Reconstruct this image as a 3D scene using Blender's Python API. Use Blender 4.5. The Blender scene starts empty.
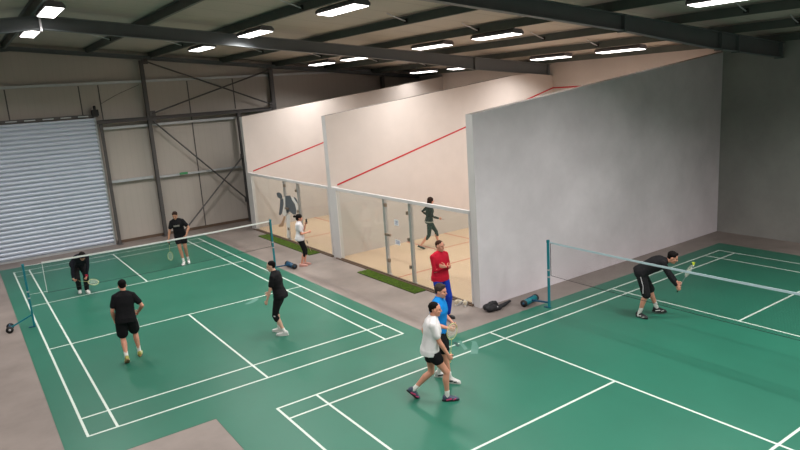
import bpy, bmesh, math, random
from mathutils import Vector, Matrix, Quaternion, noise

random.seed(7)
S = bpy.context.scene
V = Vector

# ------------------------------------------------------------------ camera
cam = bpy.data.objects.new('camera', bpy.data.cameras.new('camera'))
S.collection.objects.link(cam)
cam.data.sensor_width = 36.0
cam.data.lens = 28.894
cam.data.clip_end = 200
_yaw, _pitch, _roll = 0.598141, -0.208155, -0.068544
_f = V((math.sin(_yaw) * math.cos(_pitch), math.cos(_yaw) * math.cos(_pitch), math.sin(_pitch)))
_r = V((math.cos(_yaw), -math.sin(_yaw), 0))
_u = _r.cross(_f)
_r2 = _r * math.cos(_roll) + _u * math.sin(_roll)
_u2 = -_r * math.sin(_roll) + _u * math.cos(_roll)
cam.matrix_world = Matrix(((_r2.x, _u2.x, -_f.x, -0.961), (_r2.y, _u2.y, -_f.y, -10.477),
                           (_r2.z, _u2.z, -_f.z, 4.9886), (0, 0, 0, 1)))
S.camera = cam

# ------------------------------------------------------------------ light level
LAMP_WATTS = 136.0          # each ceiling lamp, a wide downward beam
LAMP_SPREAD = math.radians(150)
DIFFUSER_GLOW = 6.0
LAMP_COLOR = (1.0, 0.955, 0.915)
world = bpy.data.worlds.new('world')
S.world = world
world.use_nodes = True
world.node_tree.nodes['Background'].inputs[0].default_value = (0.5, 0.6, 0.65, 1)
world.node_tree.nodes['Background'].inputs[1].default_value = 0.05
S.view_settings.view_transform = 'Standard'
S.view_settings.look = 'None'
S.view_settings.gamma = 1.0
S.view_settings.exposure = 0.0
S.view_settings.use_curve_mapping = False


# ------------------------------------------------------------------ materials
def srgb(c):
    return tuple(((v / 255) / 12.92 if v <= 10 else ((v / 255 + 0.055) / 1.055) ** 2.4) for v in c)


def mat(name, rgb, rough=0.6, metal=0.0, var=0.0, vscale=1.0, bump=0.0, bscale=20.0, spec=0.5, stretch=None, sheen=0):
    m = bpy.data.materials.new(name)
    m.use_nodes = True
    nt = m.node_tree
    b = nt.nodes['Principled BSDF']
    col = srgb(rgb)
    b.inputs['Base Color'].default_value = (*col, 1)
    b.inputs['Roughness'].default_value = rough
    b.inputs['Metallic'].default_value = metal
    b.inputs['Specular IOR Level'].default_value = spec
    tc = nt.nodes.new('ShaderNodeTexCoord')
    vec = tc.outputs['Object']
    if stretch:
        mp = nt.nodes.new('ShaderNodeMapping')
        mp.inputs['Scale'].default_value = stretch
        nt.links.new(vec, mp.inputs['Vector'])
        vec = mp.outputs['Vector']
    if var:
        n = nt.nodes.new('ShaderNodeTexNoise')
        n.inputs['Scale'].default_value = vscale
        n.inputs['Detail'].default_value = 6
        n.inputs['Roughness'].default_value = 0.6
        nt.links.new(vec, n.inputs['Vector'])
        mr = nt.nodes.new('ShaderNodeMapRange')
        mr.inputs['From Min'].default_value = 0.3
        mr.inputs['From Max'].default_value = 0.7
        mr.inputs['To Min'].default_value = 1 - var
        mr.inputs['To Max'].default_value = 1 + var
        nt.links.new(n.outputs['Fac'], mr.inputs['Value'])
        hs = nt.nodes.new('ShaderNodeHueSaturation')
        hs.inputs['Color'].default_value = (*col, 1)
        nt.links.new(mr.outputs['Result'], hs.inputs['Value'])
        nt.links.new(hs.outputs['Color'], b.inputs['Base Color'])
    if bump:
        n2 = nt.nodes.new('ShaderNodeTexNoise')
        n2.inputs['Scale'].default_value = bscale
        n2.inputs['Detail'].default_value = 4
        nt.links.new(vec, n2.inputs['Vector'])
        bp = nt.nodes.new('ShaderNodeBump')
        bp.inputs['Strength'].default_value = bump
        bp.inputs['Distance'].default_value = 0.02
        nt.links.new(n2.outputs['Fac'], bp.inputs['Height'])
        nt.links.new(bp.outputs['Normal'], b.inputs['Normal'])
    return m


def stripes(m, axis, period, width, dark):
    """darker joints every `period` metres along an object axis"""
    nt = m.node_tree
    b = nt.nodes['Principled BSDF']
    tc = nt.nodes.new('ShaderNodeTexCoord')
    sx = nt.nodes.new('ShaderNodeSeparateXYZ')
    nt.links.new(tc.outputs['Object'], sx.inputs[0])
    mo = nt.nodes.new('ShaderNodeMath')
    mo.operation = 'PINGPONG'
    mo.inputs[1].default_value = period / 2
    nt.links.new(sx.outputs[axis], mo.inputs[0])
    lt = nt.nodes.new('ShaderNodeMath')
    lt.operation = 'LESS_THAN'
    lt.inputs[1].default_value = width / 2
    nt.links.new(mo.outputs[0], lt.inputs[0])
    mx = nt.nodes.new('ShaderNodeMix')
    mx.data_type = 'RGBA'
    mx.blend_type = 'MULTIPLY'
    src = b.inputs['Base Color'].links[0].from_socket if b.inputs['Base Color'].links else None
    if src:
        nt.links.new(src, mx.inputs['A'])
    else:
        mx.inputs['A'].default_value = b.inputs['Base Color'].default_value
    mx.inputs['B'].default_value = (dark, dark, dark, 1)
    nt.links.new(lt.outputs[0], mx.inputs['Factor'])
    nt.links.new(mx.outputs['Result'], b.inputs['Base Color'])
    return m


def glass_mat(name, tint, film, film_rgb, gloss=0.045):
    m = bpy.data.materials.new(name)
    m.use_nodes = True
    nt = m.node_tree
    nt.nodes.clear()
    out = nt.nodes.new('ShaderNodeOutputMaterial')
    tr = nt.nodes.new('ShaderNodeBsdfTransparent')
    tr.inputs[0].default_value = (*tint, 1)
    df = nt.nodes.new('ShaderNodeBsdfDiffuse')
    df.inputs[0].default_value = (*srgb(film_rgb), 1)
    gl = nt.nodes.new('ShaderNodeBsdfGlossy')
    gl.inputs['Roughness'].default_value = 0.03
    m1 = nt.nodes.new('ShaderNodeMixShader')
    m1.inputs[0].default_value = film
    nt.links.new(tr.outputs[0], m1.inputs[1])
    nt.links.new(df.outputs[0], m1.inputs[2])
    m2 = nt.nodes.new('ShaderNodeMixShader')
    m2.inputs[0].default_value = gloss
    nt.links.new(m1.outputs[0], m2.inputs[1])
    nt.links.new(gl.outputs[0], m2.inputs[2])
    nt.links.new(m2.outputs[0], out.inputs[0])
    return m


M = {}
M['concrete'] = mat('concrete_floor', (131, 121, 116), 0.5, var=0.26, vscale=0.55, bump=0.03, bscale=8, spec=0.35)
M['green'] = mat('green_court_vinyl', (37, 103, 84), 0.4, var=0.09, vscale=0.45, bump=0.01, bscale=60, spec=0.4)
M['line'] = mat('white_line_paint', (200, 212, 204), 0.5, var=0.04, vscale=6)
M['logo'] = mat('pale_logo_print', (80, 130, 117), 0.5, var=0.05, vscale=9)
M['logo_dark'] = mat('dark_logo_print', (28, 70, 66), 0.5, var=0.05, vscale=9)
M['plaster'] = mat('painted_squash_plaster', (194, 186, 181), 0.7, var=0.04, vscale=1.2, bump=0.03, bscale=5)
M['render'] = mat('grey_cement_render', (220, 213, 219), 0.75, var=0.13, vscale=0.55, bump=0.05, bscale=4)
M['render_dark'] = mat('raw_cement_wall', (152, 151, 148), 0.85, var=0.16, vscale=0.6, bump=0.05, bscale=4)
M['white_paint'] = mat('white_edge_paint', (200, 198, 198), 0.6, var=0.03, vscale=3)
M['cope'] = mat('darkened_wall_top', (128, 122, 116), 0.85, var=0.08, vscale=3)  # wall tops coloured darker so the lamps above draw no bright edge
M['red'] = mat('red_court_tape', (176, 28, 36), 0.55, var=0.05, vscale=4)
M['wood'] = stripes(mat('maple_strip_floor', (190, 163, 136), 0.4, var=0.06, vscale=1.5, stretch=(0.4, 9, 1)), 'Y', 0.09, 0.006, 0.85)
M['redline'] = mat('red_floor_line', (176, 78, 58), 0.5, var=0.05, vscale=4)
M['threshold'] = mat('dark_wood_threshold', (98, 80, 66), 0.6, var=0.1, vscale=4)
M['cladding'] = stripes(mat('beige_grey_wall_panel', (182, 174, 167), 0.55, var=0.03, vscale=0.7), 'X', 0.24, 0.03, 0.96)
M['roof'] = stripes(mat('insulated_roof_panel', (168, 162, 152), 0.6, var=0.05, vscale=0.6), 'Y', 1.15, 0.03, 0.7)
M['steel'] = mat('dark_grey_painted_steel', (98, 103, 106), 0.5, var=0.05, vscale=3, spec=0.4)
M['steel_col'] = mat('gable_steel_paint', (86, 83, 83), 0.5, var=0.05, vscale=3, spec=0.4)
M['purlin'] = mat('dull_purlin_steel', (78, 84, 80), 0.55, var=0.08, vscale=3)
M['galv'] = mat('galvanised_rail', (188, 192, 196), 0.4, metal=0.3, var=0.06, vscale=5)
M['shutter'] = mat('galvanised_shutter_slat', (208, 217, 232), 0.42, metal=0.15, var=0.03, vscale=2)
M['housing'] = mat('grey_lamp_housing', (104, 101, 106), 0.5, var=0.04, vscale=9)
M['alu'] = mat('brushed_aluminium', (190, 188, 192), 0.4, metal=0.3, var=0.04, vscale=9)
M['teal'] = mat('teal_post_paint', (16, 122, 136), 0.4, var=0.05, vscale=5)
M['tealdark'] = mat('dark_blue_base_paint', (20, 74, 106), 0.45, var=0.05, vscale=5)
M['rubber'] = mat('black_rubber', (26, 26, 28), 0.6, var=0.08, vscale=12)
M['tape'] = mat('white_net_tape', (226, 230, 228), 0.7, var=0.03, vscale=9)
M['tape_blue'] = mat('pale_blue_net_tape', (176, 196, 204), 0.7, var=0.03, vscale=9)
M['net'] = mat('dark_net_cord', (40, 44, 46), 0.8, var=0.05, vscale=9)
M['turf'] = mat('artificial_turf', (106, 136, 48), 0.9, var=0.25, vscale=12)
M['turf_edge'] = mat('dark_turf_backing', (62, 78, 34), 0.9, var=0.1, vscale=12)
M['paper'] = mat('white_paper', (222, 224, 228), 0.7, var=0.02, vscale=9)
M['ink'] = mat('blue_print_ink', (92, 104, 150), 0.7, var=0.05, vscale=20)
M['hinge'] = mat('dull_brass_hinge', (140, 124, 108), 0.45, metal=0.4, var=0.05, vscale=9)
M['decal_dark'] = mat('grey_vinyl_film', (92, 98, 104), 0.7, var=0.08, vscale=8)
M['decal_pale'] = mat('pale_vinyl_film', (226, 224, 220), 0.7, var=0.04, vscale=8)
M['decal_skin'] = mat('tan_vinyl_film', (186, 152, 124), 0.7, var=0.05, vscale=8)
M['exitgreen'] = mat('green_sign_plastic', (70, 150, 100), 0.5, var=0.03, vscale=9)
M['glass'] = glass_mat('court_glass', (0.93, 0.945, 0.93), 0.035, (196, 204, 190))


def emit_mat():
    m = bpy.data.materials.new('lit_lamp_diffuser')
    m.use_nodes = True
    nt = m.node_tree
    b = nt.nodes['Principled BSDF']
    b.inputs['Base Color'].default_value = (0.9, 0.9, 0.88, 1)
    b.inputs['Emission Color'].default_value = (*LAMP_COLOR, 1)
    n = nt.nodes.new('ShaderNodeTexNoise')
    n.inputs['Scale'].default_value = 3
    mr = nt.nodes.new('ShaderNodeMapRange')
    mr.inputs['To Min'].default_value = DIFFUSER_GLOW * 0.95
    mr.inputs['To Max'].default_value = DIFFUSER_GLOW * 1.05
    nt.links.new(n.outputs['Fac'], mr.inputs['Value'])
    nt.links.new(mr.outputs['Result'], b.inputs['Emission Strength'])
    return m


M['lamp'] = emit_mat()


# ------------------------------------------------------------------ mesh helpers
class MB:
    def __init__(self):
        self.v, self.f, self.m, self.mats = [], [], [], []

    def mi(self, m):
        if m is None:
            return 0
        if m not in self.mats:
            self.mats.append(m)
        return self.mats.index(m)

    def add(self, verts, faces, m=None):
        o = len(self.v)
        self.v += [tuple(p) for p in verts]
        k = self.mi(m)
        for f in faces:
            self.f.append(tuple(i + o for i in f))
            self.m.append(k)

    def box(self, x0, x1, y0, y1, z0, z1, m=None):
        vs = [(x, y, z) for x in (x0, x1) for y in (y0, y1) for z in (z0, z1)]
        self.add(vs, [(0, 1, 3, 2), (4, 6, 7, 5), (0, 4, 5, 1), (2, 3, 7, 6), (0, 2, 6, 4), (1, 5, 7, 3)], m)

    def bar(self, a, b, w, h, up=(0, 0, 1), m=None):
        a, b = V(a), V(b)
        d = (b - a).normalized()
        s = d.cross(V(up))
        if s.length < 1e-5:
            s = d.cross(V((1, 0, 0)))
        s.normalize()
        u = s.cross(d)
        vs = [p + s * i * w / 2 + u * j * h / 2 for p in (a, b) for i in (-1, 1) for j in (-1, 1)]
        self.add(vs, [(0, 1, 3, 2), (4, 6, 7, 5), (0, 4, 5, 1), (2, 3, 7, 6), (0, 2, 6, 4), (1, 5, 7, 3)], m)

    def prism(self, poly, axis, a, b, m=None):
        """poly of 2-d points extruded along axis from a to b"""
        def P(p, t):
            return {'x': (t, p[0], p[1]), 'y': (p[0], t, p[1]), 'z': (p[0], p[1], t)}[axis]
        n = len(poly)
        vs = [P(p, a) for p in poly] + [P(p, b) for p in poly]
        fs = [tuple(range(n))[::-1], tuple(range(n, 2 * n))] + [(i, (i + 1) % n, n + (i + 1) % n, n + i) for i in range(n)]
        self.add(vs, fs, m)

    def tube(self, pts, radii, seg=10, flat=1.0, up=None, m=None, caps=True):
        """round, tapered tube through points with domed ends; flat squeezes it along `up`"""
        pts = [V(p) for p in pts]
        if not hasattr(radii, '__len__'):
            radii = [radii] * len(pts)
        n = len(pts)
        rings = []
        ref = V(up) if up is not None else None
        prev = None
        for i, p in enumerate(pts):
            t = (pts[min(i + 1, n - 1)] - pts[max(i - 1, 0)]).normalized()
            if ref is not None:
                s = t.cross(ref)
            elif prev is not None:
                s = prev - t * prev.dot(t)
            else:
                s = t.cross(V((0, 0, 1)) if abs(t.z) < 0.9 else V((1, 0, 0)))
            if s.length < 1e-6:
                s = t.cross(V((0, 1, 0.3)))
            s.normalize()
            prev = s
            u = s.cross(t)
            rings.append((p, s, u, t, radii[i]))
        allr = []
        if caps:
            p, s, u, t, r = rings[0]
            for a in (78, 50, 25):
                c, sn = math.cos(math.radians(a)), math.sin(math.radians(a))
                allr.append((p - t * r * sn * min(1, flat + .3), s, u, r * c))
        for p, s, u, t, r in rings:
            allr.append((p, s, u, r))
        if caps:
            p, s, u, t, r = rings[-1]
            for a in (25, 50, 78):
                c, sn = math.cos(math.radians(a)), math.sin(math.radians(a))
                allr.append((p + t * r * sn * min(1, flat + .3), s, u, r * c))
        vs, fs = [], []
        for p, s, u, r in allr:
            for k in range(seg):
                a = 2 * math.pi * k / seg
                vs.append(p + s * math.cos(a) * r + u * math.sin(a) * r * flat)
        for i in range(len(allr) - 1):
            for k in range(seg):
                k2 = (k + 1) % seg
                fs.append((i * seg + k, i * seg + k2, (i + 1) * seg + k2, (i + 1) * seg + k))
        fs.append(tuple(range(seg))[::-1])
        fs.append(tuple((len(allr) - 1) * seg + k for k in range(seg)))
        self.add(vs, fs, m)

    def loft(self, rings, seg=20, m=None):
        """rings: (centre, side, front, rside, rfront)"""
        vs, fs = [], []
        for c, s, f, rs, rf in rings:
            for k in range(seg):
                a = 2 * math.pi * k / seg
                ca, sa = math.cos(a), math.sin(a)
                e = 0.88
                ca = math.copysign(abs(ca) ** e, ca)
                sa = math.copysign(abs(sa) ** e, sa)
                vs.append(V(c) + V(s) * ca * rs + V(f) * sa * rf)
        n = len(rings)
        for i in range(n - 1):
            for k in range(seg):
                k2 = (k + 1) % seg
                fs.append((i * seg + k, i * seg + k2, (i + 1) * seg + k2, (i + 1) * seg + k))
        fs.append(tuple(range(seg))[::-1])
        fs.append(tuple((n - 1) * seg + k for k in range(seg)))
        self.add(vs, fs, m)

    def ell(self, c, rx, ry, rz, R=None, nu=16, nv=10, m=None, fn=None):
        c = V(c)
        vs = [V((0, 0, -1))]
        for i in range(1, nv):
            ph = math.pi * i / nv
            for k in range(nu):
                a = 2 * math.pi * k / nu
                vs.append(V((math.sin(ph) * math.cos(a), math.sin(ph) * math.sin(a), -math.cos(ph))))
        vs.append(V((0, 0, 1)))
        out = []
        for p in vs:
            k = fn(p) if fn else 1
            q = V((p.x * rx * k, p.y * ry * k, p.z * rz * k))
            out.append(c + (R @ q if R is not None else q))
        fs = []
        for k in range(nu):
            k2 = (k + 1) % nu
            fs.append((0, 1 + k2, 1 + k))
            for i in range(nv - 2):
                a, b = 1 + i * nu, 1 + (i + 1) * nu
                fs.append((a + k, a + k2, b + k2, b + k))
            b = 1 + (nv - 2) * nu
            fs.append((b + k, b + k2, len(vs) - 1))
        self.add(out, fs, m)

    def mesh(self, name, m=None):
        me = bpy.data.meshes.new(name)
        me.from_pydata(self.v, [], self.f)
        ms = self.mats or ([m] if m else [])
        for x in ms:
            me.materials.append(x)
        if self.mats:
            for p, k in zip(me.polygons, self.m):
                p.material_index = k
        bm = bmesh.new()
        bm.from_mesh(me)
        bmesh.ops.recalc_face_normals(bm, faces=bm.faces)
        bm.to_mesh(me)
        bm.free()
        return me

    def build(self, name, m=None, parent=None, smooth=False, loc=None):
        o = bpy.data.objects.new(name, self.mesh(name, m))
        S.collection.objects.link(o)
        if parent:
            o.parent = parent
        if loc:
            o.location = loc
        if smooth:
            shade(o.data)
        return o


def shade(me):
    for p in me.polygons:
        p.use_smooth = True


def tag(o, label=None, cat=None, group=None, kind=None):
    if label:
        o['label'] = label
    if cat:
        o['category'] = cat
    if group:
        o['group'] = group
    if kind:
        o['kind'] = kind
    return o


def empty(name, loc=(0, 0, 0), rz=0.0):
    o = bpy.data.objects.new(name, None)
    o.empty_display_size = 0.1
    S.collection.objects.link(o)
    o.location = loc
    o.rotation_euler = (0, 0, rz)
    return o


def copy_tree(o, parent=None):
    c = o.copy()
    S.collection.objects.link(c)
    if parent:
        c.parent = parent
        c.matrix_parent_inverse = o.matrix_parent_inverse.copy()
    for ch in list(o.children):
        copy_tree(ch, c)
    return c


# ================================================================== the setting
def struct(name, mb, m=None, parent=None):
    o = mb.build(name, m, parent)
    if not parent:
        tag(o, kind='structure')
    return o


SL = 0.098                                  # fall of the roof, metres per metre
def ztop(x):                                # top of the rafters
    return 7.18 - SL * abs(x - 1.2)
def zroof(x):                               # underside of the roof panels
    return ztop(x) + 0.20

XL, XR, YB, YF = -15.6, 18.12, -18.6, 15.25

b = MB(); b.box(XL - .3, XR + .3, YB - .3, YF + .3, -0.2, 0)
struct('floor', b, M['concrete'])

b = MB()
b.prism([(XL - .3, zroof(XL)), (1.2, zroof(1.2)), (XR + .3, zroof(XR)), (XR + .3, zroof(XR) + .1), (1.2, zroof(1.2) + .1), (XL - .3, zroof(XL) + .1)], 'y', YB - .3, YF + .3)
struct('ceiling', b, M['roof'])

b = MB()
b.prism([(XL, 0), (XR, 0), (XR, zroof(XR)), (1.2, zroof(1.2)), (XL, zroof(XL))], 'y', YF, YF + .15)
wf = struct('wall_far', b, M['cladding'])
for sx, z0, z1 in ((0.85, 4.84, 5.86), (3.13, 4.84, 5.86), (3.78, 4.62, 5.86), (7.0, 0.05, 5.86), (8.84, 4.66, 5.86)):
    b = MB(); b.box(sx - .02, sx + .02, YF - .012, YF, z0, z1)
    struct('panel_joint', b, M['steel_col'], wf)
b = MB(); b.box(3.6, 9.4, YF - .05, YF, 0, .1)
tag(b.build('trim_1', M['threshold']), kind='structure')

b = MB()
b.prism([(XL, 0), (XR, 0), (XR, zroof(XR)), (1.2, zroof(1.2)), (XL, zroof(XL))], 'y', YB - .15, YB)
struct('wall_back', b, M['cladding'])
b = MB(); b.box(XL - .15, XL, YB, YF, 0, zroof(XL))
struct('wall_left', b, M['cladding'])

# raw cement wall at the far end of the right court, above it a strip of panel
b = MB(); b.box(XR, XR + .2, YB, 0.1, 0, 5.56)
wr = struct('wall_right', b, M['render_dark'])
b = MB(); b.box(XR, XR + .2, YB, 0.1, 5.56, zroof(XR))
struct('eaves_panel', b, M['roof'], wr)
# the front walls of the squash courts
b = MB(); b.box(XR, XR + .2, 0.1, YF, 0, zroof(XR))
ws = struct('wall_squash_front', b, M['plaster'])
for y0, y1 in ((.25, 6.6), (6.82, 13.2)):
    b = MB(); b.box(XR - .004, XR, y0, y1, 4.62, 4.67)
    struct('red_out_line', b, M['red'], ws)

def under(x):
    d = abs(x - 1.2)
    pts = [(0, .31), (9.8, .33), (13.2, .42), (16.8, .40)]
    for (a, h0), (c, h1) in zip(pts, pts[1:]):
        if d <= c:
            return ztop(x) - (h0 + (h1 - h0) * (d - a) / (c - a))
    return ztop(x) - .40


# three partition walls running back from the front wall, their tops rising with the court
def partition(name, y0, y1, south, north, line_north, line_south):
    x0, x1 = 8.25, XR
    z0, z1 = 4.36, 5.42
    b = MB()
    P = lambda x, y, z: (x, y, z)
    zb = [P(x0, y0, 0), P(x1, y0, 0), P(x1, y1, 0), P(x0, y1, 0)]
    xs = [x0, x1]
    if name.endswith('middle'):
        xs = [x0, 14.6, 14.9, 15.2, 15.5, 16, 16.8, 17.4, x1]
    top = lambda x: min(z0 + (z1 - z0) * (x - x0) / (x1 - x0), under(x) - .012 if name.endswith('middle') else 99)
    for xa_, xb_ in zip(xs, xs[1:]):
        q = [P(xa_, y0, 0), P(xb_, y0, 0), P(xb_, y1, 0), P(xa_, y1, 0), P(xa_, y0, top(xa_)), P(xb_, y0, top(xb_)), P(xb_, y1, top(xb_)), P(xa_, y1, top(xa_))]
        b.add(q, [(0, 1, 5, 4)], south)
        b.add(q, [(3, 7, 6, 2)], north)
        b.add(q, [(0, 3, 2, 1)] + ([(0, 4, 7, 3)] if xa_ == x0 else []) + ([(1, 2, 6, 5)] if xb_ == x1 else []), M['white_paint'])
        b.add(q, [(4, 5, 6, 7)], M['cope'])
    w = struct(name, b)
    if line_south and y0 > 1 or name.endswith('far'):
        q = MB(); q.box(8.235, 8.36, y0 - .27, y0 - .001, 0, 2.235)
        struct('return_pier', q, M['white_paint'], w)
    for flag, yy, sg in ((line_south, y0, -1), (line_north, y1, 1)):
        if flag:
            l = MB()
            ya, yb = sorted((yy, yy + sg * .004))
            a, c = 2.24, 4.67
            l.add([(8.47, ya, a - .0), (XR - .01, ya, c - .05), (XR - .01, ya, c), (8.47, ya, a + .05),
                   (8.47, yb, a - .0), (XR - .01, yb, c - .05), (XR - .01, yb, c), (8.47, yb, a + .05)],
                  [(0, 1, 2, 3), (7, 6, 5, 4), (0, 4, 5, 1), (1, 5, 6, 2), (2, 6, 7, 3), (3, 7, 4, 0)])
            struct('red_side_line', l, M['red'], w)
    return w
partition('wall_partition_near', 0.03, 0.25, M['render'], M['plaster'], True, False)
partition('wall_partition_middle', 6.6, 6.82, M['plaster'], M['plaster'], True, True)
partition('wall_partition_far', 13.2, 13.42, M['plaster'], M['plaster'], False, True)

# wooden squash floors with their red lines
for k, (y0, y1) in enumerate(((.25, 6.6), (6.82, 13.2))):
    b = MB(); b.box(8.3, XR, y0, y1, 0.0, .012)
    fl = struct('floor_squash_%d' % (k + 1), b, M['wood'])
    yc = (y0 + y1) / 2
    for r in ((12.48, 12.53, y0, y1), (8.32, 12.48, yc - .025, yc + .025),
              (10.88, 12.48, y0 + 1.6, y0 + 1.65), (10.88, 12.48, y1 - 1.65, y1 - 1.6),
              (10.88, 10.93, y0, y0 + 1.6), (10.88, 10.93, y1 - 1.6, y1)):
        l = MB(); l.box(*r, .0125, .014)
        struct('red_floor_line', l, M['redline'], fl)
    b = MB(); b.box(8.19, 8.3, y0, y1, 0, .03)
    tag(b.build('trim_%d' % (k + 2), M['threshold']), kind='structure')

# ------------------------------------------------------------------ roller shutter
door = empty('door_1', (0.95, YF, 0)); tag(door, kind='structure')
b = MB()
pitch, n = 0.15, 31
prof = []
for i in range(n):
    z = 0.06 + i * pitch
    for t, dy in ((0, 0.0), (.36, .0), (.40, .066), (.55, .076), (.8, .074), (.97, .060)):
        prof.append((z + t * pitch, dy))
prof.append((0.06 + n * pitch, 0))
xa, xb = -2.6, 2.50
vs = []
for z, dy in prof:
    vs += [(xa, -.10 - dy, z), (xb, -.10 - dy, z)]
fs = [(2 * i, 2 * i + 1, 2 * i + 3, 2 * i + 2) for i in range(len(prof) - 1)]
b.add(vs, fs)
b.box(xa, xb, -.098, -.07, .05, .06 + n * pitch)
b.build('shutter_curtain', M['shutter'], door)
b = MB(); b.box(xa, xb, -.15, -.08, 0, .07); b.build('bottom_rail', M['galv'], door)
for x in (xa - .05, xb):
    b = MB(); b.box(x, x + .06, -.17, -.02, 0, 4.74); b.build('guide_rail', M['galv'], door)
b = MB(); b.box(xa - .1, xb + .15, -.2, -.05, 4.74, 4.84); b.build('header_angle', M['steel_col'], door)
for i in range(9):
    x = xa + .1 + i * .56
    b = MB(); b.box(x, x + .34, -.215, -.2, 4.76, 4.805); b.build('header_strip', M['galv'], door)
b = MB(); b.box(xb - .05, xb + .17, -.28, -.05, 4.78, 5.0); b.tube([(xb + .06, -.2, 4.98), (xb + .06, -.2, 5.1)], .05)
b.build('drive_motor', M['rubber'], door)

# ------------------------------------------------------------------ gable steelwork
G = 'gable steel frame'
def thing_mesh(name, mb, m, label, cat, group=None, smooth=False):
    o = mb.build(name, m, smooth=smooth)
    return tag(o, label, cat, group)

def col(x, w, z0, z1, label, y=15.0, name='steel_column', m='steel_col'):
    b = MB()
    h = .08 if w > .11 else .05
    b.box(x - w / 2, x + w / 2, y - h, y - h + .012, z0, z1)
    b.box(x - w / 2, x + w / 2, y + h - .012, y + h, z0, z1)
    b.box(x - .006, x + .006, y - h + .012, y + h - .012, z0, z1)
    o = thing_mesh(name, b, M[m], label, 'column')
    if z0 == 0:
        b = MB(); b.box(x - w / 2 - .05, x + w / 2 + .05, y - .15, y + .15, 0, .015); b.build('base_plate', M['steel_col'], o)
    return o

gz = lambda x: ztop(x) + .06            # top of the gable rafter
col(5.33, .125, 0, gz(5.28) - .17, 'tall grey steel column between the shutter and the diagonal bracing')
col(10.42, .16, 0, gz(10.42) - .17, 'grey steel column in the far wall rising behind the squash courts at the right end of the bracing')
col(15.96, .16, 0, gz(15.96) - .17, 'short visible piece of dark steel column above the far squash court wall')
col(3.63, .10, 0, 4.5, 'slim steel column directly beside the right edge of the roller shutter')
col(-1.75, .16, 0, gz(-1.75) - .17, 'steel column at the left of the roller shutter')
col(8.84, .13, 0, 4.5, 'dark steel column close to the left edge of the first squash wall')

def rail(x0, x1, z, h, label, m='galv', y=15.12, d=.07):
    b = MB()
    b.box(x0, x1, y - d / 2, y + d / 2, z - h / 2, z - h / 2 + .012)
    b.box(x0, x1, y - d / 2, y + d / 2, z + h / 2 - .012, z + h / 2)
    b.box(x0, x1, y - d / 2, y - d / 2 + .012, z - h / 2 + .012, z + h / 2 - .012)
    return thing_mesh('wall_rail', b, M[m], label, 'rail')
rail(-8, 17.9, 5.92, .09, 'long pale horizontal rail running high across the whole far wall')
rail(3.66, 8.76, 4.30, .09, 'pale horizontal rail just under the dark beam on the far wall', y=15.13)
rail(3.64, 5.2, 2.34, .10, 'short pale rail at mid height between shutter and tall column')
rail(5.36, 8.76, 2.30, .08, 'greyer mid-height rail passing behind the lower diagonal bracing')
b = MB()
for z0, z1 in ((4.48, 4.495), (4.605, 4.62)):
    b.box(3.5, 10.34, 14.9, 15.06, z0, z1)
b.box(3.5, 10.34, 14.97, 14.98, 4.495, 4.605)
thing_mesh('steel_beam', b, M['steel_col'], 'dark horizontal steel beam over the shutter height with bracing fixed above and below', 'beam')
def brace(p, q, label, y):
    b = MB(); b.tube([(p[0], y, p[1]), (q[0], y, q[1])], .03, 8)
    o = thing_mesh('brace_rod', b, M['steel_col'], label, 'brace')
    for c in (p, q):
        g = MB(); g.box(c[0] - .1, c[0] + .1, y + .03, y + .045, c[1] - .1, c[1] + .1)
        g.build('gusset_plate', M['steel_col'], o)
brace((5.45, 6.62), (10.3, 4.72), 'upper diagonal brace falling from the tall column to the right', 14.86)
brace((5.45, 4.72), (10.3, 6.12), 'upper diagonal brace rising from the tall column to the right', 14.8)
brace((5.45, 4.42), (8.75, 0.95), 'lower diagonal brace falling to the right below the dark beam', 14.86)
brace((5.95, 0.06), (8.75, 2.75), 'lower diagonal brace rising to the right from the floor', 14.8)
b = MB(); b.box(6.2, 6.5, 15.02, 15.08, 2.29, 2.37)
thing_mesh('safety_sign', b, M['exitgreen'], 'tiny green sign fixed on the mid-height wall rail', 'sign')
b = MB(); b.tube([(3.8, 15.243, 5.2), (4.4, 15.243, 5.5), (5.2, 15.243, 5.8)], .008, 6)
thing_mesh('hanging_cable', b, M['steel_col'], 'thin cable slanting up from the shutter motor to the tall column', 'cable')

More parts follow.
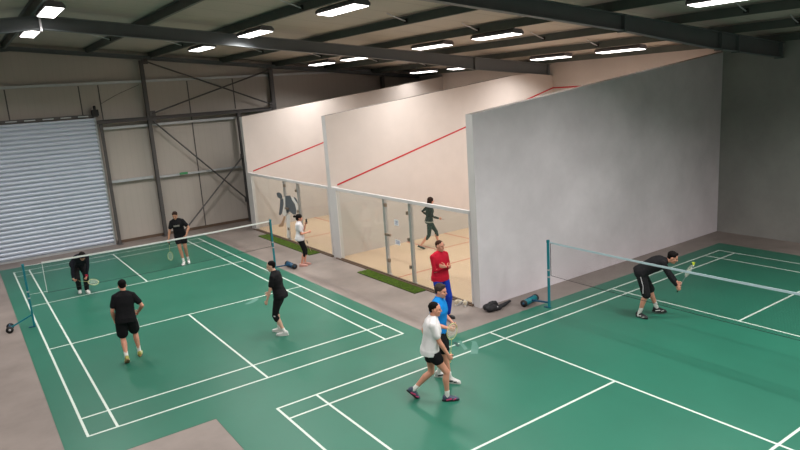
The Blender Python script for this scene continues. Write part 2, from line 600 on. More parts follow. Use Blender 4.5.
# ------------------------------------------------------------------ rafters
def rafter(y, label, top=ztop, bot=under, w=.17, stiff=()):
    root = empty('steel_rafter', (1.2, y, 0)); tag(root, label, 'rafter', 'portal frame rafters across the hall')
    xs = [XL + .05, -12, -8.6, 1.2, 11, 14.4, XR - .03]
    def ribbon(f0, f1, ya, yb):
        b = MB()
        vs = []
        for x in xs:
            for yy in (ya, yb):
                for f in (f0, f1):
                    vs.append((x - 1.2, yy, f(x)))
        fs = []
        for i in range(len(xs) - 1):
            o, p = 4 * i, 4 * i + 4
            fs += [(o, o + 1, p + 1, p), (o + 2, p + 2, p + 3, o + 3), (o, p, p + 2, o + 2), (o + 1, o + 3, p + 3, p + 1)]
        fs += [(0, 2, 3, 1), (4 * len(xs) - 4, 4 * len(xs) - 3, 4 * len(xs) - 1, 4 * len(xs) - 2)]
        b.add(vs, fs)
        return b
    ribbon(lambda x: top(x) - .014, top, -w / 2, w / 2).build('top_flange', M['steel'], root)
    ribbon(bot, lambda x: bot(x) + .014, -w / 2, w / 2).build('bottom_flange', M['steel'], root)
    ribbon(lambda x: bot(x) + .014, lambda x: top(x) - .014, -.006, .006).build('web', M['steel'], root)
    for x, t in stiff:
        b = MB(); b.box(x - 1.2 - t, x - 1.2 + t, -w / 2 - .012, w / 2 + .012, bot(x) - .03, top(x) + .0)
        b.build('joint_plate', M['steel'], root)
    b = MB(); b.box(-.022, .022, -w / 2 - .02, w / 2 + .02, bot(1.2) - .05, top(1.2) + .01)
    b.build('apex_plate', M['alu'], root)  # steel plate in pale aluminium colour, standing in for light on its edge
    return root
rafter(6.72, 'grey rafter crossing the left half of the roof and ending above the middle squash wall', stiff=((14.3, .02), (17.94, .03)))
rafter(-1.62, 'large dark rafter nearest the viewer, ending on the raw cement wall', stiff=((11.1, .035), (14.9, .03), (15.7, .02), (17.94, .03)))
rafter(14.98, 'slim dark rafter along the top of the far gable wall', top=gz, bot=lambda x: gz(x) - .15, w=.12)
for p in ('apex_plate.002',):
    o = bpy.data.objects.get(p)
    if o:
        bpy.data.objects.remove(o)

# ------------------------------------------------------------------ purlins
PX = [1.02, 3.55, 5.68, 8.4, 10.66, 13.1, 15.42, 17.8, -1.25, -3.6, -6.0]
PL = ['ridge purlin just left of the two leftmost lamps', 'second roof purlin counted from the ridge towards the right',
      'third roof purlin from the ridge, beside the big square-on lamp', 'fourth roof purlin from the ridge towards the squash courts',
      'fifth roof purlin from the ridge, the row of long lamps hanging beside it', 'sixth roof purlin from the ridge, over the squash court floor',
      'seventh roof purlin from the ridge, one before the front wall of the squash courts', 'last roof purlin lying along the top of the squash front wall',
      'first roof purlin on the left slope of the roof', 'second roof purlin on the left slope of the roof', 'third roof purlin on the left slope of the roof']
for k, (x, lab) in enumerate(zip(PX, PL)):
    b = MB()
    z = ztop(x)
    y0, y1 = -10, YF - .01
    b.box(x - .004, x + .004, y0, y1, z + .004, z + .196)
    b.box(x - .0, x + .075, y0, y1, z + .001, z + .006)
    b.box(x - .075, x + .0, y0, y1, z + .188, z + .193)
    b.box(x + .071, x + .075, y0, y1, z + .006, z + .024)
    o = thing_mesh('roof_purlin', b, M['purlin'], 'steel ' + lab, 'purlin', 'roof purlins running towards the far wall')
    if 0 < k < 7:
        for yy in (10.9, 2.4, -3.2):
            r = MB()
            r.tube([(x - .62, yy - .1, ztop(x) + .24), (x - .3, yy - .02, ztop(x) + .16), (x + .0, yy, z + .07)], .014, 6)
            r.build('tie_rod', M['galv'], o)
            r = MB(); r.box(x - .035, x - .004, yy - .05, yy + .05, z + .04, z + .13)
            r.build('tie_bracket', M['rubber'], o)
            o.children[-1].location = (0, 0, 0)

# ------------------------------------------------------------------ lamps
def make_lamp():
    root = empty('ceiling_lamp')
    b = MB()
    b.prism([(-.19, .0), (.19, .0), (.19, .06), (.12, .12), (-.12, .12), (-.19, .06)], 'y', -.78, .78)
    b.build('housing', M['housing'], root)
    b = MB(); b.box(-.165, .165, -.75, .75, -.012, .0)
    b.build('diffuser', M['lamp'], root)
    for y in (-.5, .5):
        b = MB(); b.box(-.02, .02, y - .02, y + .02, .12, .275)
        b.build('hanger', M['galv'], root)
    ld = bpy.data.lights.new('lamp_beam', 'AREA')
    ld.shape = 'RECTANGLE'; ld.size = .32; ld.size_y = 1.48
    ld.energy = LAMP_WATTS; ld.color = LAMP_COLOR; ld.spread = LAMP_SPREAD
    lo = bpy.data.objects.new('lamp_beam', ld); S.collection.objects.link(lo)
    lo.parent = root; lo.location = (0, 0, -.018)
    return root
lamps = [
    (1.27, 5.45, 'square-looking bright lamp at the top left corner, in front of the rafter'),
    (1.29, 9.7, 'smaller lamp at far left just beyond the rafter'),
    (5.97, 10.0, 'lit lamp beyond the rafter near the top of the upper diagonal bracing'),
    (5.95, 5.7, 'lit lamp shining onto the rafter above the second squash wall'),
    (5.97, 1.25, 'large bright lamp at the top centre left of the picture'),
    (11.12, 11.8, 'small far lamp, left one of the two above the dark gable corner'),
    (11.1, 9.3, 'small far lamp, right one of the two above the dark gable corner'),
    (11.03, 4.85, 'long lamp in front of the rafter above the first squash court'),
    (10.95, 2.05, 'long bright lamp right of centre, nearest to the dark rafter'),
    (15.85, 4.65, 'slender lamp above the end of the grey rafter at the squash front wall'),
    (15.8, 1.9, 'slender lamp above the top of the grey cement partition'),
    (10.85, -4.1, 'bright lamp cut by the top edge at upper right'),
    (16.1, 12.0, 'faint far lamp low over the top of the first squash wall, left one'),
    (16.1, 9.45, 'faint far lamp low over the top of the first squash wall, right one'),
]
more = [(1.27, -7.2), (5.97, -7.6), (1.27, -12), (5.97, -12), (10.9, -7.0), (10.9, -12), (15.85, -7.4), (15.85, -12.5), (5.97, -4.2), (1.27, -3.2),
        (-4.5, 2.2), (-4.5, 9.8), (-4.5, -6.0)]
lamp0 = make_lamp()
for k, it in enumerate(lamps + [(x, y, None) for x, y in more]):
    x, y, lab = it
    o = lamp0 if k == 0 else copy_tree(lamp0)
    o.location = (x, y, ztop(x) - .09)
    o.rotation_euler = (0, math.atan(SL) * (1 if x > 1.2 else -1), 0)
    if lab and lab.startswith('faint'):
        for ch in o.children:
            if ch.type == 'LIGHT':
                ch.data = ch.data.copy(); ch.data.energy = LAMP_WATTS * .35
    tag(o, lab or 'ceiling lamp over the part of the hall outside the picture', 'lamp', 'ceiling lamps under the roof')

# ================================================================== court mats
def line(b, x0, x1, y0, y1, z=.0062):
    b.box(x0, x1, y0, y1, .005, z, M['line'])

def court_lines(b, ox, oy, L_axis):
    """lines of a doubles court; origin is a corner; L_axis 'y' or 'x' is the long side (the x court runs towards -y)"""
    W, L, t = 6.1, 13.4, .04
    def seg(u0, u1, v0, v1):
        if L_axis == 'y':
            line(b, ox + u0, ox + u1, oy + v0, oy + v1)
        else:
            line(b, ox + v0, ox + v1, oy - u1, oy - u0)
    for u in (0, .46 - t / 2, W - .46 - t / 2, W - t):
        seg(u, u + t, 0, L)
    cuts = [t, .46 - t / 2, .46 + t / 2, W - .46 - t / 2, W - .46 + t / 2, W - t]
    for v in (0, .76 - t, 4.72, 8.68 - t, L - .76, L - t):
        for i in (0, 2, 4):
            seg(cuts[i], cuts[i + 1], v, v + t)
    for a, c in ((t, .76 - t), (.76, 4.72), (8.68, L - .76), (L - .76 + t, L - t)):
        seg(W / 2 - t / 2, W / 2 + t / 2, a, c)

b = MB(); b.box(-.34, 6.46, -.82, 14.1, 0, .005, M['green'])
court_lines(b, 0, 0, 'y')
matL = thing_mesh('court_mat', b, None, 'green badminton court mat with white lines on the left, reaching towards the roller shutter', 'court mat')
b = MB(); b.box(1.78, 16.8, -8.1, -.82, 0, .005, M['green']); b.box(6.46, 16.8, -.82, -.78, 0, .005, M['green'])
court_lines(b, 2.66, -1.18, 'x')
matR = thing_mesh('court_mat', b, None, 'green badminton court mat with white lines on the right, along the grey cement wall', 'court mat')

# printed marks on the mats
b = MB()
b.prism([(6.83, -1.24), (6.80, -1.33), (6.52, -1.62), (6.40, -1.74), (6.50, -1.83), (6.72, -1.62), (6.88, -1.36)], 'z', .0063, .0068)
b.build('court_logo', M['logo'], matR)['label'] = 'pale triangular printed mark'
b = MB()
b.prism([(6.62, -1.12), (6.70, -1.10), (6.52, -1.52), (6.44, -1.52)], 'z', .0063, .0068)
b.build('court_logo', M['logo'], matR)['label'] = 'narrow pale printed bar'
b = MB()
b.prism([(6.53, -1.05), (6.59, -1.09), (6.50, -1.32), (6.44, -1.30)], 'z', .0063, .0068)
b.build('court_logo', M['logo_dark'], matR)['label'] = 'small dark printed mark'
b = MB()
b.prism([(4.42, 4.36), (4.62, 4.42), (4.78, 4.55), (4.80, 4.69), (4.66, 4.69), (4.60, 4.58), (4.36, 4.46)], 'z', .0063, .0068)
b.build('court_logo', M['logo'], matL)['label'] = 'pale curled printed mark beside the service line'

# ================================================================== posts and nets
def post(loc, ang, lab, black=False):
    root = empty('net_post', loc, math.radians(ang))
    b = MB(); b.box(-.022, .022, -.022, .022, 0, 1.55); b.build('pole', M['teal'], root)
    b = MB(); b.box(-.026, .026, -.026, .026, 1.50, 1.555); b.build('top_cap', M['teal'], root)
    for z in (.70, .86):
        b = MB(); b.box(-.026, .026, -.026, .026, z, z + .035); b.build('collar', M['alu'], root)
    b = MB(); b.box(-.03, .03, -.03, .12, 0, .015); b.build('foot_plate', M['tealdark'], root)
    b = MB(); b.bar((0, .02, .30 if black else .12), (0, .46, .10), .034, .034); b.build('base_arm', M['teal'] if black else M['tealdark'], root)
    R_ = .07
    L_ = .12 if black else .22
    b = MB(); b.tube([(-L_, .5, R_ + .01), (L_, .5, R_ + .01)], R_ - (.03 if black else 0), 20, caps=False)
    w = b.build('ballast', M['tealdark'] if ang == -90 or black else M['teal'], root, True)
    for x in (-L_ - .045, L_):
        b = MB(); b.tube([(x, .5, .08), (x + .045, .5, .08)], .08, 20, caps=False); q = b.build('wheel', M['rubber'], root, True)
        b = MB(); b.tube([(x - .006, .5, .08), (x + .051, .5, .08)], .028, 14, caps=False); b.build('hub', M['alu'] if black else M['tealdark'], q, True)
    b = MB(); b.box(-L_ * .5, L_ * .6, .49, .51, .145, .162); b.build('ballast_handle', M['tealdark'], w)
    return tag(root, lab, 'net post', 'badminton net posts')
post((-.05, 6.72, .005), 84, 'teal net post with black wheels standing at the left edge of the left court', True)
post((9.33, -1.05, .005), 12, 'teal net post in front of the grey cement wall with cyan ballast cylinder')
post((6.23, 6.72, .005), -90, 'teal net post between the left court and the green doormats')
post((9.33, -7.4, .005), 180, 'teal net post outside the picture at the near side of the right court')

def make_net(length, tape_m):
    root = empty('badminton_net')
    n = int(length / .022)
    def sag(t):
        return 1.52 - .028 * math.sin(math.pi * t) ** .8
    b = MB()
    def flatstrip(b, zoff, h, d, m=None):
        k = 24
        vs, fs = [], []
        for i in range(k + 1):
            t = i / k
            z = sag(t) + zoff
            vs += [(t * length, -d, z), (t * length, d, z), (t * length, d, z + h), (t * length, -d, z + h)]
        for i in range(k):
            o = 4 * i
            for j in range(4):
                fs.append((o + j, o + (j + 1) % 4, o + 4 + (j + 1) % 4, o + 4 + j))
        fs += [(0, 3, 2, 1), (4 * k, 4 * k + 1, 4 * k + 2, 4 * k + 3)]
        b.add(vs, fs, m)
    flatstrip(b, -.036, .04, .004)
    b.build('top_tape', tape_m, root)
    b = MB()
    w = .0004
    for i in range(n + 1):
        t = i / n
        x = t * length
        z1 = sag(t) - .036
        b.box(x - w, x + w, -.0004, .0004, z1 - .72, z1)
    for j in range(0, 33):
        k = 16
        for i in range(k):
            t0, t1 = i / k, (i + 1) / k
            za, zb = sag(t0) - .036 - j * .0225, sag(t1) - .036 - j * .0225
            b.bar((t0 * length, 0, za), (t1 * length, 0, zb), .0007, .0008)
    b.build('net_mesh', M['net'], root)
    b = MB(); flatstrip(b, -.764, .007, .003); b.build('bottom_cord', M['net'], root)
    for x in (0.006, length - .006):
        b = MB(); b.box(x - .006, x + .006, -.004, .004, .77, 1.5); b.build('side_tape', M['net'] if x > 1 or tape_m is M['tape_blue'] else M['tape'], root)
    return root
nt = make_net(5.86, M['tape']); nt.location = (.34, 6.72, .005)
for xa_, z in ((-.37, 1.50), (-.37, .80)):
    b = MB(); b.tube([(xa_, 0, z), (.0, 0, z - .01)], .004, 6); b.build('tie_cord', M['tape'], nt)
tag(nt, 'badminton net with white top tape stretched across the left court', 'net', 'badminton nets')
nt2 = make_net(6.26, M['tape_blue']); nt2.location = (9.33, -1.11, .005); nt2.rotation_euler = (0, 0, -math.pi / 2)
tag(nt2, 'badminton net running out at the right edge with pale grey-blue top tape', 'net', 'badminton nets')

# ================================================================== glass back walls
def glass_wall(y0, y1, posts, joints, label, door):
    root = empty('glass_wall', (8.25, (y0 + y1) / 2, 0)); tag(root, label, 'glass wall', 'glass back walls of the squash courts')
    oy = (y0 + y1) / 2
    def B(n, m, x0, x1, a, c, z0, z1, par=root):
        b = MB(); b.box(x0 - 8.25, x1 - 8.25, a - oy, c - oy, z0, z1)
        return b.build(n, m, par)
    B('top_rail', M['white_paint'], 8.22, 8.28, y0, y1, 2.155, 2.235)
    B('base_channel', M['threshold'], 8.225, 8.275, y0, y1, .03, .06)
    pos = sorted([y0 + .03] + list(joints) + list(posts) + [y1 - .03])
    for a, c in zip(pos, pos[1:]):
        isdoor = (a, c) == tuple(sorted(posts))
        g = B('glass_door' if isdoor else 'glass_panel', M['glass'], 8.244, 8.256, a + .008, c - .008, .06, 2.155)
        if isdoor:
            for z in (.42, 1.95):
                B('hinge', M['hinge'], 8.225, 8.275, c - .15, c - .05, z, z + .09, g)
            B('handle', M['hinge'], 8.19, 8.244, c - .3, c - .06, 1.17, 1.23, g)
            for z in (.42, 1.15, 1.85):
                B('latch', M['hinge'], 8.225, 8.275, a + .05, a + .11, z, z + .09, g)
    for y in posts:
        p = B('post', M['alu'], 8.258, 8.33, y - .045, y + .045, .03, 2.155)
        B('post_foot', M['white_paint'], 8.235, 8.35, y - .07, y + .07, .03, .055, p)
    for y in (y0 + .015, y1 - .015):
        B('edge_channel', M['white_paint'], 8.225, 8.275, y - .015, y + .015, .06, 2.155)
    return root
glass_wall(.25, 6.33, (3.78, 2.6), (4.92, 1.5), 'glass back wall with door of the nearer squash court where a woman in black walks inside', True)
gw2 = glass_wall(6.82, 12.93, (10.07, 9.0), (11.3, 7.9), 'glass back wall of the farther squash court with a printed player figure', True)

def decal(pts, m, lab):
    b = MB()
    b.prism([(y - 10.01, z) for y, z in pts], 'x', -.0085, -.0065)
    o = b.build('player_decal', m, gw2); o['label'] = lab

decal([(10.82, 1.65), (10.7, 1.70), (10.56, 1.71), (10.42, 1.68), (10.35, 1.6), (10.36, 1.53), (10.51, 1.48), (10.76, 1.52)], M['decal_dark'], 'dark head of the printed player')
decal([(10.55, 1.47), (10.30, 1.53), (10.30, 1.34), (10.52, 0.98), (10.70, 0.87), (10.82, 0.89), (10.66, 1.18)], M['decal_dark'], 'dark lowered arm of the printed player')
decal([(10.1, 1.63), (9.69, 1.69), (9.60, 1.55), (9.40, 1.42), (9.32, 1.21), (9.38, 1.06), (9.6, 1.04), (9.87, 1.11), (10.12, 1.0), (10.18, 1.23)], M['decal_dark'], 'dark torso and shorts of the printed player')
decal([(10.28, 1.54), (10.12, 1.62), (10.19, 1.23), (10.14, 0.99), (10.36, 0.89), (10.5, 0.97), (10.29, 1.3)], M['decal_pale'], 'pale stripe down the chest of the printed player')
decal([(9.67, 1.67), (9.46, 1.63), (9.24, 1.50), (9.19, 1.34), (9.27, 1.16), (9.31, 1.22), (9.38, 1.43), (9.58, 1.55)], M['decal_pale'], 'pale stripe over the back of the printed player')
decal([(9.42, 1.68), (9.24, 1.63), (9.14, 1.48), (9.22, 1.49), (9.4, 1.6)], M['decal_dark'], 'dark raised arm of the printed player')
decal([(10.40, 0.88), (10.24, 0.88), (10.45, 0.62), (10.55, 0.48), (10.95, 0.42), (10.95, .47), (10.68, 0.6)], M['decal_skin'], 'tan front leg of the printed player')
decal([(10.16, 0.93), (9.85, 1.04), (9.96, 0.62), (10.11, 0.30), (10.07, 0.14), (10.35, 0.10), (10.28, 0.32), (10.25, 0.64)], M['decal_pale'], 'pale strip over the door post below the printed player')  # pale strip drawn for the door post, not a limb

def notice(y0, y1, z0, z1, lab):
    root = empty('paper_notice', (8.235, (y0 + y1) / 2, z0)); tag(root, lab, 'notice', 'paper notices on the glass door')
    w = abs(y1 - y0); h = z1 - z0
    b = MB(); b.box(-.001, .0, -w / 2, w / 2, 0, h); b.build('sheet', M['paper'], root)
    for k in range(3):
        b = MB(); b.box(-.002, -.0012, -w / 2 + .03, w / 2 - .04 - .02 * (k % 2), h * (.25 + .22 * k), h * (.25 + .22 * k) + .014)
        b.build('printed_line', M['ink'], root)
notice(3.08, 3.28, 1.50, 1.66, 'upper white paper with blue print taped on the nearer glass door')
notice(3.06, 3.30, 0.98, 1.12, 'lower white paper with blue print taped on the nearer glass door')

# ------------------------------------------------------------------ artificial-grass doormats
def turf(x0, x1, y0, y1, lab):
    cx, cy = (x0 + x1) / 2, (y0 + y1) / 2
    b = MB(); b.box(x0 - cx, x1 - cx, y0 - cy, y1 - cy, 0, .02)
    o = b.build('grass_doormat', M['turf_edge'], loc=(cx, cy, 0)); tag(o, lab, 'doormat', 'green doormats by the glass doors')
    rnd = random.Random(3)
    b = MB()
    for _ in range(9000):
        x, y = rnd.uniform(x0 - cx, x1 - cx), rnd.uniform(y0 - cy, y1 - cy)
        a = rnd.uniform(0, 6.28); w = .006; h = rnd.uniform(.012, .026)
        dx, dy = math.cos(a) * w, math.sin(a) * w
        lx, ly = rnd.uniform(-.01, .01), rnd.uniform(-.01, .01)
        b.add([(x - dx, y - dy, .019), (x + dx, y + dy, .019), (x + lx, y + ly, .02 + h)], [(0, 1, 2)])
    g = b.build('grass_pile', M['turf'], o); g['kind'] = 'stuff'
turf(7.80, 8.17, 7.62, 11.75, 'long green artificial grass doormat behind the woman in the white t-shirt')
turf(7.82, 8.17, 1.98, 4.70, 'green artificial grass doormat left of the man in the red pullover')

# ================================================================== rackets, shuttle, bag, shoes
M['rk_yellow'] = mat('pale_yellow_racket_frame', (206, 206, 140), 0.4, var=0.04, vscale=9)
M['rk_dark'] = mat('dark_racket_frame', (48, 50, 54), 0.4, var=0.04, vscale=9)
M['rk_grey'] = mat('grey_racket_shaft', (150, 156, 156), 0.4, var=0.04, vscale=9)
M['grip'] = mat('racket_grip_wrap', (32, 32, 34), 0.8, var=0.08, vscale=20)
M['grip_y'] = mat('pale_grip_wrap', (216, 206, 150), 0.8, var=0.06, vscale=20)
M['string'] = mat('pale_racket_string', (214, 218, 200), 0.5, var=0.03, vscale=9)
M['bag'] = mat('black_nylon_bag', (26, 25, 30), 0.75, var=0.15, vscale=9, bump=0.2, bscale=25)
M['cork'] = mat('white_cork_tip', (220, 216, 200), 0.7, var=0.04, vscale=20)
M['shuttle'] = mat('yellow_shuttle_skirt', (212, 224, 70), 0.6, var=0.04, vscale=20)

def racket(loc, axis, normal, lab, frame='rk_yellow', shaft='rk_yellow', grip='grip', length=.66, hs=1.0):
    """loc is the point of the grip held; +z of the racket goes to its head, +y is the face normal"""
    root = empty('badminton_racket')
    z = V(axis).normalized(); y = V(normal); y = (y - z * y.dot(z)).normalized(); x = y.cross(z)
    root.matrix_world = Matrix(((x.x, y.x, z.x, loc[0]), (x.y, y.y, z.y, loc[1]), (x.z, y.z, z.z, loc[2]), (0, 0, 0, 1)))
    tag(root, lab, 'racket', 'rackets of the players')
    b = MB(); b.tube([(0, 0, -.075), (0, 0, .08)], [.014, .0125], 10); b.build('grip', M[grip], root, True)
    b = MB(); b.tube([(0, 0, .08), (0, 0, .10), (0, 0, length - .33)], [.009, .0045, .004], 8); b.build('shaft', M[shaft], root, True)
    cz, a, c = length - .075 - .135, .105 * hs, .135 * hs
    b = MB()
    n, k = 36, 6
    vs, fs = [], []
    for i in range(n):
        t = 2 * math.pi * i / n
        p = V((a * math.sin(t), 0, cz - c * math.cos(t)))
        o = V((math.sin(t) / a, 0, -math.cos(t) / c)).normalized()
        for j in range(k):
            q = 2 * math.pi * j / k
            vs.append(p + o * math.cos(q) * .006 + V((0, 1, 0)) * math.sin(q) * .006)
    for i in range(n):
        for j in range(k):
            fs.append((i * k + j, i * k + (j + 1) % k, ((i + 1) % n) * k + (j + 1) % k, ((i + 1) % n) * k + j))
    b.add(vs, fs)
    b.build('frame', M[frame], root, True)
    b = MB(); b.tube([(0, 0, length - .335), (0, 0, cz - c)], [.006, .008], 8); b.build('throat', M[frame], root, True)
    b = MB()
    for i in range(-6, 7):
        xx = i * a / 7
        h = c * math.sqrt(1 - (xx / a) ** 2)
        b.box(xx - .0008, xx + .0008, -.0008, .0008, cz - h, cz + h)
    for i in range(-8, 9):
        zz = i * c / 9
        h = a * math.sqrt(1 - (zz / c) ** 2)
        b.box(-h, h, -.0008, .0008, cz + zz - .0008, cz + zz + .0008)
    b.build('strings', M['string'], root)
    return root

def shuttlecock(loc, axis, lab):
    root = empty('shuttlecock', loc)
    root.rotation_euler = V(axis).to_track_quat('Z', 'Y').to_euler()
    tag(root, lab, 'shuttlecock')
    b = MB(); b.ell((0, 0, -.012), .014, .014, .016); b.build('cork', M['cork'], root, True)
    b = MB()
    n = 16
    for i in range(n):
        a0, a1 = 2 * math.pi * (i - .42) / n, 2 * math.pi * (i + .42) / n
        vs = []
        for z, r in ((0, .013), (.03, .021), (.062, .034)):
            for a in (a0, a1):
                for o in (0, .0012):
                    vs.append(((r + o) * math.cos(a), (r + o) * math.sin(a), z))
        fs = []
        for k in (0, 4):
            fs += [(k, k + 2, k + 6, k + 4), (k + 1, k + 5, k + 7, k + 3), (k, k + 4, k + 5, k + 1), (k + 2, k + 3, k + 7, k + 6)]
        fs += [(0, 1, 3, 2), (8, 10, 11, 9)]
        b.add(vs, fs)
    b.build('skirt', M['shuttle'], root)
    return root

def remesh(mb, vox, smooth=4, fac=.5, crinkle=0, cs=9, seed=0):
    me = mb.mesh('tmp')
    o = bpy.data.objects.new('tmp', me)
    S.collection.objects.link(o)
    r = o.modifiers.new('r', 'REMESH'); r.mode = 'VOXEL'; r.voxel_size = vox; r.use_smooth_shade = True
    s = o.modifiers.new('s', 'SMOOTH'); s.iterations = smooth; s.factor = fac
    dg = bpy.context.evaluated_depsgraph_get()
    ev = o.evaluated_get(dg)
    out = bpy.data.meshes.new_from_object(ev)
    bpy.data.objects.remove(o)
    bpy.data.meshes.remove(me)
    if crinkle:
        ns = [v.normal.copy() for v in out.vertices]
        for v, nn in zip(out.vertices, ns):
            p = v.co * cs + V((seed, 0, 0))
            d = noise.noise(V((p.x, p.y, p.z * .6))) + .5 * noise.noise(p * 2.3)
            v.co += nn * d * crinkle
    shade(out)
    return out

def put(name, me, m, parent=None, loc=None):
    o = bpy.data.objects.new(name, me)
    me.materials.clear()
    me.materials.append(m)
    S.collection.objects.link(o)
    if parent:
        o.parent = parent
    if loc:
        o.location = loc
    return o

# black bag with its long racket sleeve
bag = empty('sports_bag', (8.42, -.27, 0), math.radians(2))
bag.scale = (.88, .85, .8)
tag(bag, 'black sports bag slumped on the floor at the foot of the grey cement wall', 'bag')
b = MB()
b.ell((-.14, -.01, .10), .19, .14, .11); b.ell((-.22, .07, .12), .12, .09, .10); b.ell((0, .05, .13), .13, .10, .12); b.ell((-.08, .05, .19), .12, .08, .06)
b.ell((.02, -.07, .07), .14, .09, .07)
put('bag_body', remesh(b, .012, 3, crinkle=.012, cs=14), M['bag'], bag)
b = MB(); b.tube([(.06, -.06, .075), (.25, -.03, .07), (.44, .02, .065), (.62, .08, .06)], [.075, .065, .055, .04], 12, .75)
put('racket_sleeve', remesh(b, .01, 3, crinkle=.006, cs=14), M['bag'], bag)
b = MB(); b.tube([(-.28, .02, .1), (-.2, -.05, .24), (-.02, -.06, .25), (.06, -.05, .14)], .012, 8, .5)
b.build('shoulder_strap', M['rubber'], bag, True)
b = MB(); b.tube([(-.03, -.118, .12), (-.03, -.135, .12)], .014, 10); b.build('buckle', M['alu'], bag, True)

# ------------------------------------------------------------------ shoes
def shoe_mesh(h=1.0, low=False):
    """shoe along +y, ankle above the origin, sole at z=0"""
    up, so = MB(), MB()
    rings = []
    top = .055 if low else .095
    for y, w, z in ((-.075, .028, .075), (-.05, .037, .10), (0, .040, top), (.05, .042, .078), (.10, .047, .058), (.15, .045, .045), (.185, .028, .035)):
        z = min(z, top) if low else z
        rings.append((V((0, y, .012 + z / 2)), V((1, 0, 0)), V((0, 0, 1)), w, z / 2))
    up.loft(rings)
    pts = []
    for k in range(20):
        a = 2 * math.pi * k / 20
        y = .055 + .142 * math.sin(a)
        wd = .044 + .008 * math.sin(a)
        pts.append((wd * math.cos(a), y))
    so.prism(pts, 'z', 0, .026)
    return up, so

SHOES = {}
def shoe(parent, mtx, mup, mso, macc=None, low=False):
    key = low
    if key not in SHOES:
        up, so = shoe_mesh(low=low)
        SHOES[key] = (remesh(up, .008, 3), so)
    me = SHOES[key][0].copy()
    o = put('shoe', me, mup, parent)
    o.matrix_local = mtx
    SHOES[key][1].build('sole', mso, o)
    b = MB()
    if macc:
        for s in (-1, 1):
            b.bar((s * .041, -.02, .03), (s * .046, .07, .05), .008, .02)
            b.bar((s * .046, .09, .03), (s * .042, .14, .045), .008, .016)
        b.build('side_stripe', macc, o)
    b = MB()
    for k in range(4):
        b.tube([(-.02, .045 + k * .022, .10 - .012 * k), (0, .045 + k * .022, .106 - .012 * k), (.02, .045 + k * .022, .10 - .012 * k)], .003, 5)
    if not low:
        b.build('laces', mso, o)
    return o

M['shoe_white'] = mat('white_shoe_fabric', (214, 214, 212), 0.6, var=0.05, vscale=12)
M['shoe_black'] = mat('black_shoe_fabric', (30, 30, 34), 0.6, var=0.1, vscale=12)
M['shoe_grey'] = mat('slate_shoe_fabric', (66, 76, 96), 0.6, var=0.1, vscale=12)
M['shoe_pink'] = mat('pink_shoe_accent', (206, 70, 120), 0.5, var=0.05, vscale=12)
M['shoe_olive'] = mat('yellow_olive_shoe_fabric', (168, 164, 84), 0.6, var=0.15, vscale=25)
M['sole_tan'] = mat('tan_rubber_sole', (150, 110, 80), 0.7, var=0.05, vscale=12)
M['sole_white'] = mat('white_rubber_sole', (220, 220, 216), 0.6, var=0.04, vscale=12)
M['sock'] = mat('white_cotton_sock', (224, 224, 220), 0.9, var=0.03, vscale=20)
M['shoe_beige'] = mat('beige_shoe_fabric', (190, 178, 156), 0.6, var=0.12, vscale=20)

for x, y, rz, lab in ((8.04, .60, -70, 'beige and white trainer lying left in the pair by the glass corner'), (8.13, .42, -40, 'beige and white trainer lying right in the pair, beside the end of the grey wall')):
    t = empty('trainer', (x, y, 0), math.radians(rz)); t.scale = (1.1, 1.1, 1.15); tag(t, lab, 'shoe', 'pair of trainers on the floor')
    o = shoe(t, Matrix.Identity(4), M['shoe_beige'], M['sole_white'], M['shoe_white'])
    me = o

# racket leaning on the glass behind the woman in white
racket((8.15, 8.40, .25), (-.12, -.46, -.22), (1, 0, .35), 'racket resting on the green doormat against the far glass wall', 'sole_tan', 'rk_grey', length=.66)

# ================================================================== people
SKIN = {k: mat('skin_' + k, c, 0.55, var=0.04, vscale=10) for k, c in
        dict(light=(206, 156, 132), rosy=(210, 148, 124), tan=(186, 136, 110), pale=(216, 170, 148)).items()}
HAIR = {k: mat('hair_' + k, c, 0.85, var=0.2, vscale=40, bump=.3, bscale=90, spec=.15) for k, c in
        dict(dark=(20, 16, 15), brown=(44, 30, 24), grey=(62, 54, 50), ginger=(64, 40, 30)).items()}
def cloth(name, c, var=.06):
    return mat('cloth_' + name, c, 0.9, var=var, vscale=7, bump=.12, bscale=30, spec=.2)
C = dict(black=cloth('black', (24, 24, 27), .12), navy=cloth('dark_navy', (25, 26, 36), .12), white=cloth('white', (212, 210, 214)), offwhite=cloth('off_white', (224, 222, 224)),
         red=cloth('crimson', (190, 28, 52)), blue=cloth('bright_blue', (20, 132, 214)), royal=cloth('royal_blue', (22, 58, 168)),
         legging=cloth('charcoal_green', (34, 44, 44)), greyband=cloth('pale_grey', (150, 146, 140)), pinkred=cloth('pink_red', (170, 40, 66)))
EYE = mat('dark_eye', (36, 26, 22), 0.2, var=.02)
LIP = mat('lip', (168, 92, 84), 0.5, var=.03)
BROW = mat('brow_hair', (60, 44, 36), 0.9, var=.05)

def lerp(a, b, t):
    return a + (b - a) * t

def ik(a, target, l1, l2, pole):
    a, t = V(a), V(target)
    d = t - a
    L = min(d.length, (l1 + l2) * .995)
    if d.length < 1e-4:
        d = V((0, 0, -1))
    dn = d.normalized()
    t = a + dn * L
    x = (l1 * l1 - l2 * l2 + L * L) / (2 * L)
    h = math.sqrt(max(l1 * l1 - x * x, 1e-6))
    p = V(pole); p = (p - dn * p.dot(dn)).normalized()
    return a + dn * x + p * h, t

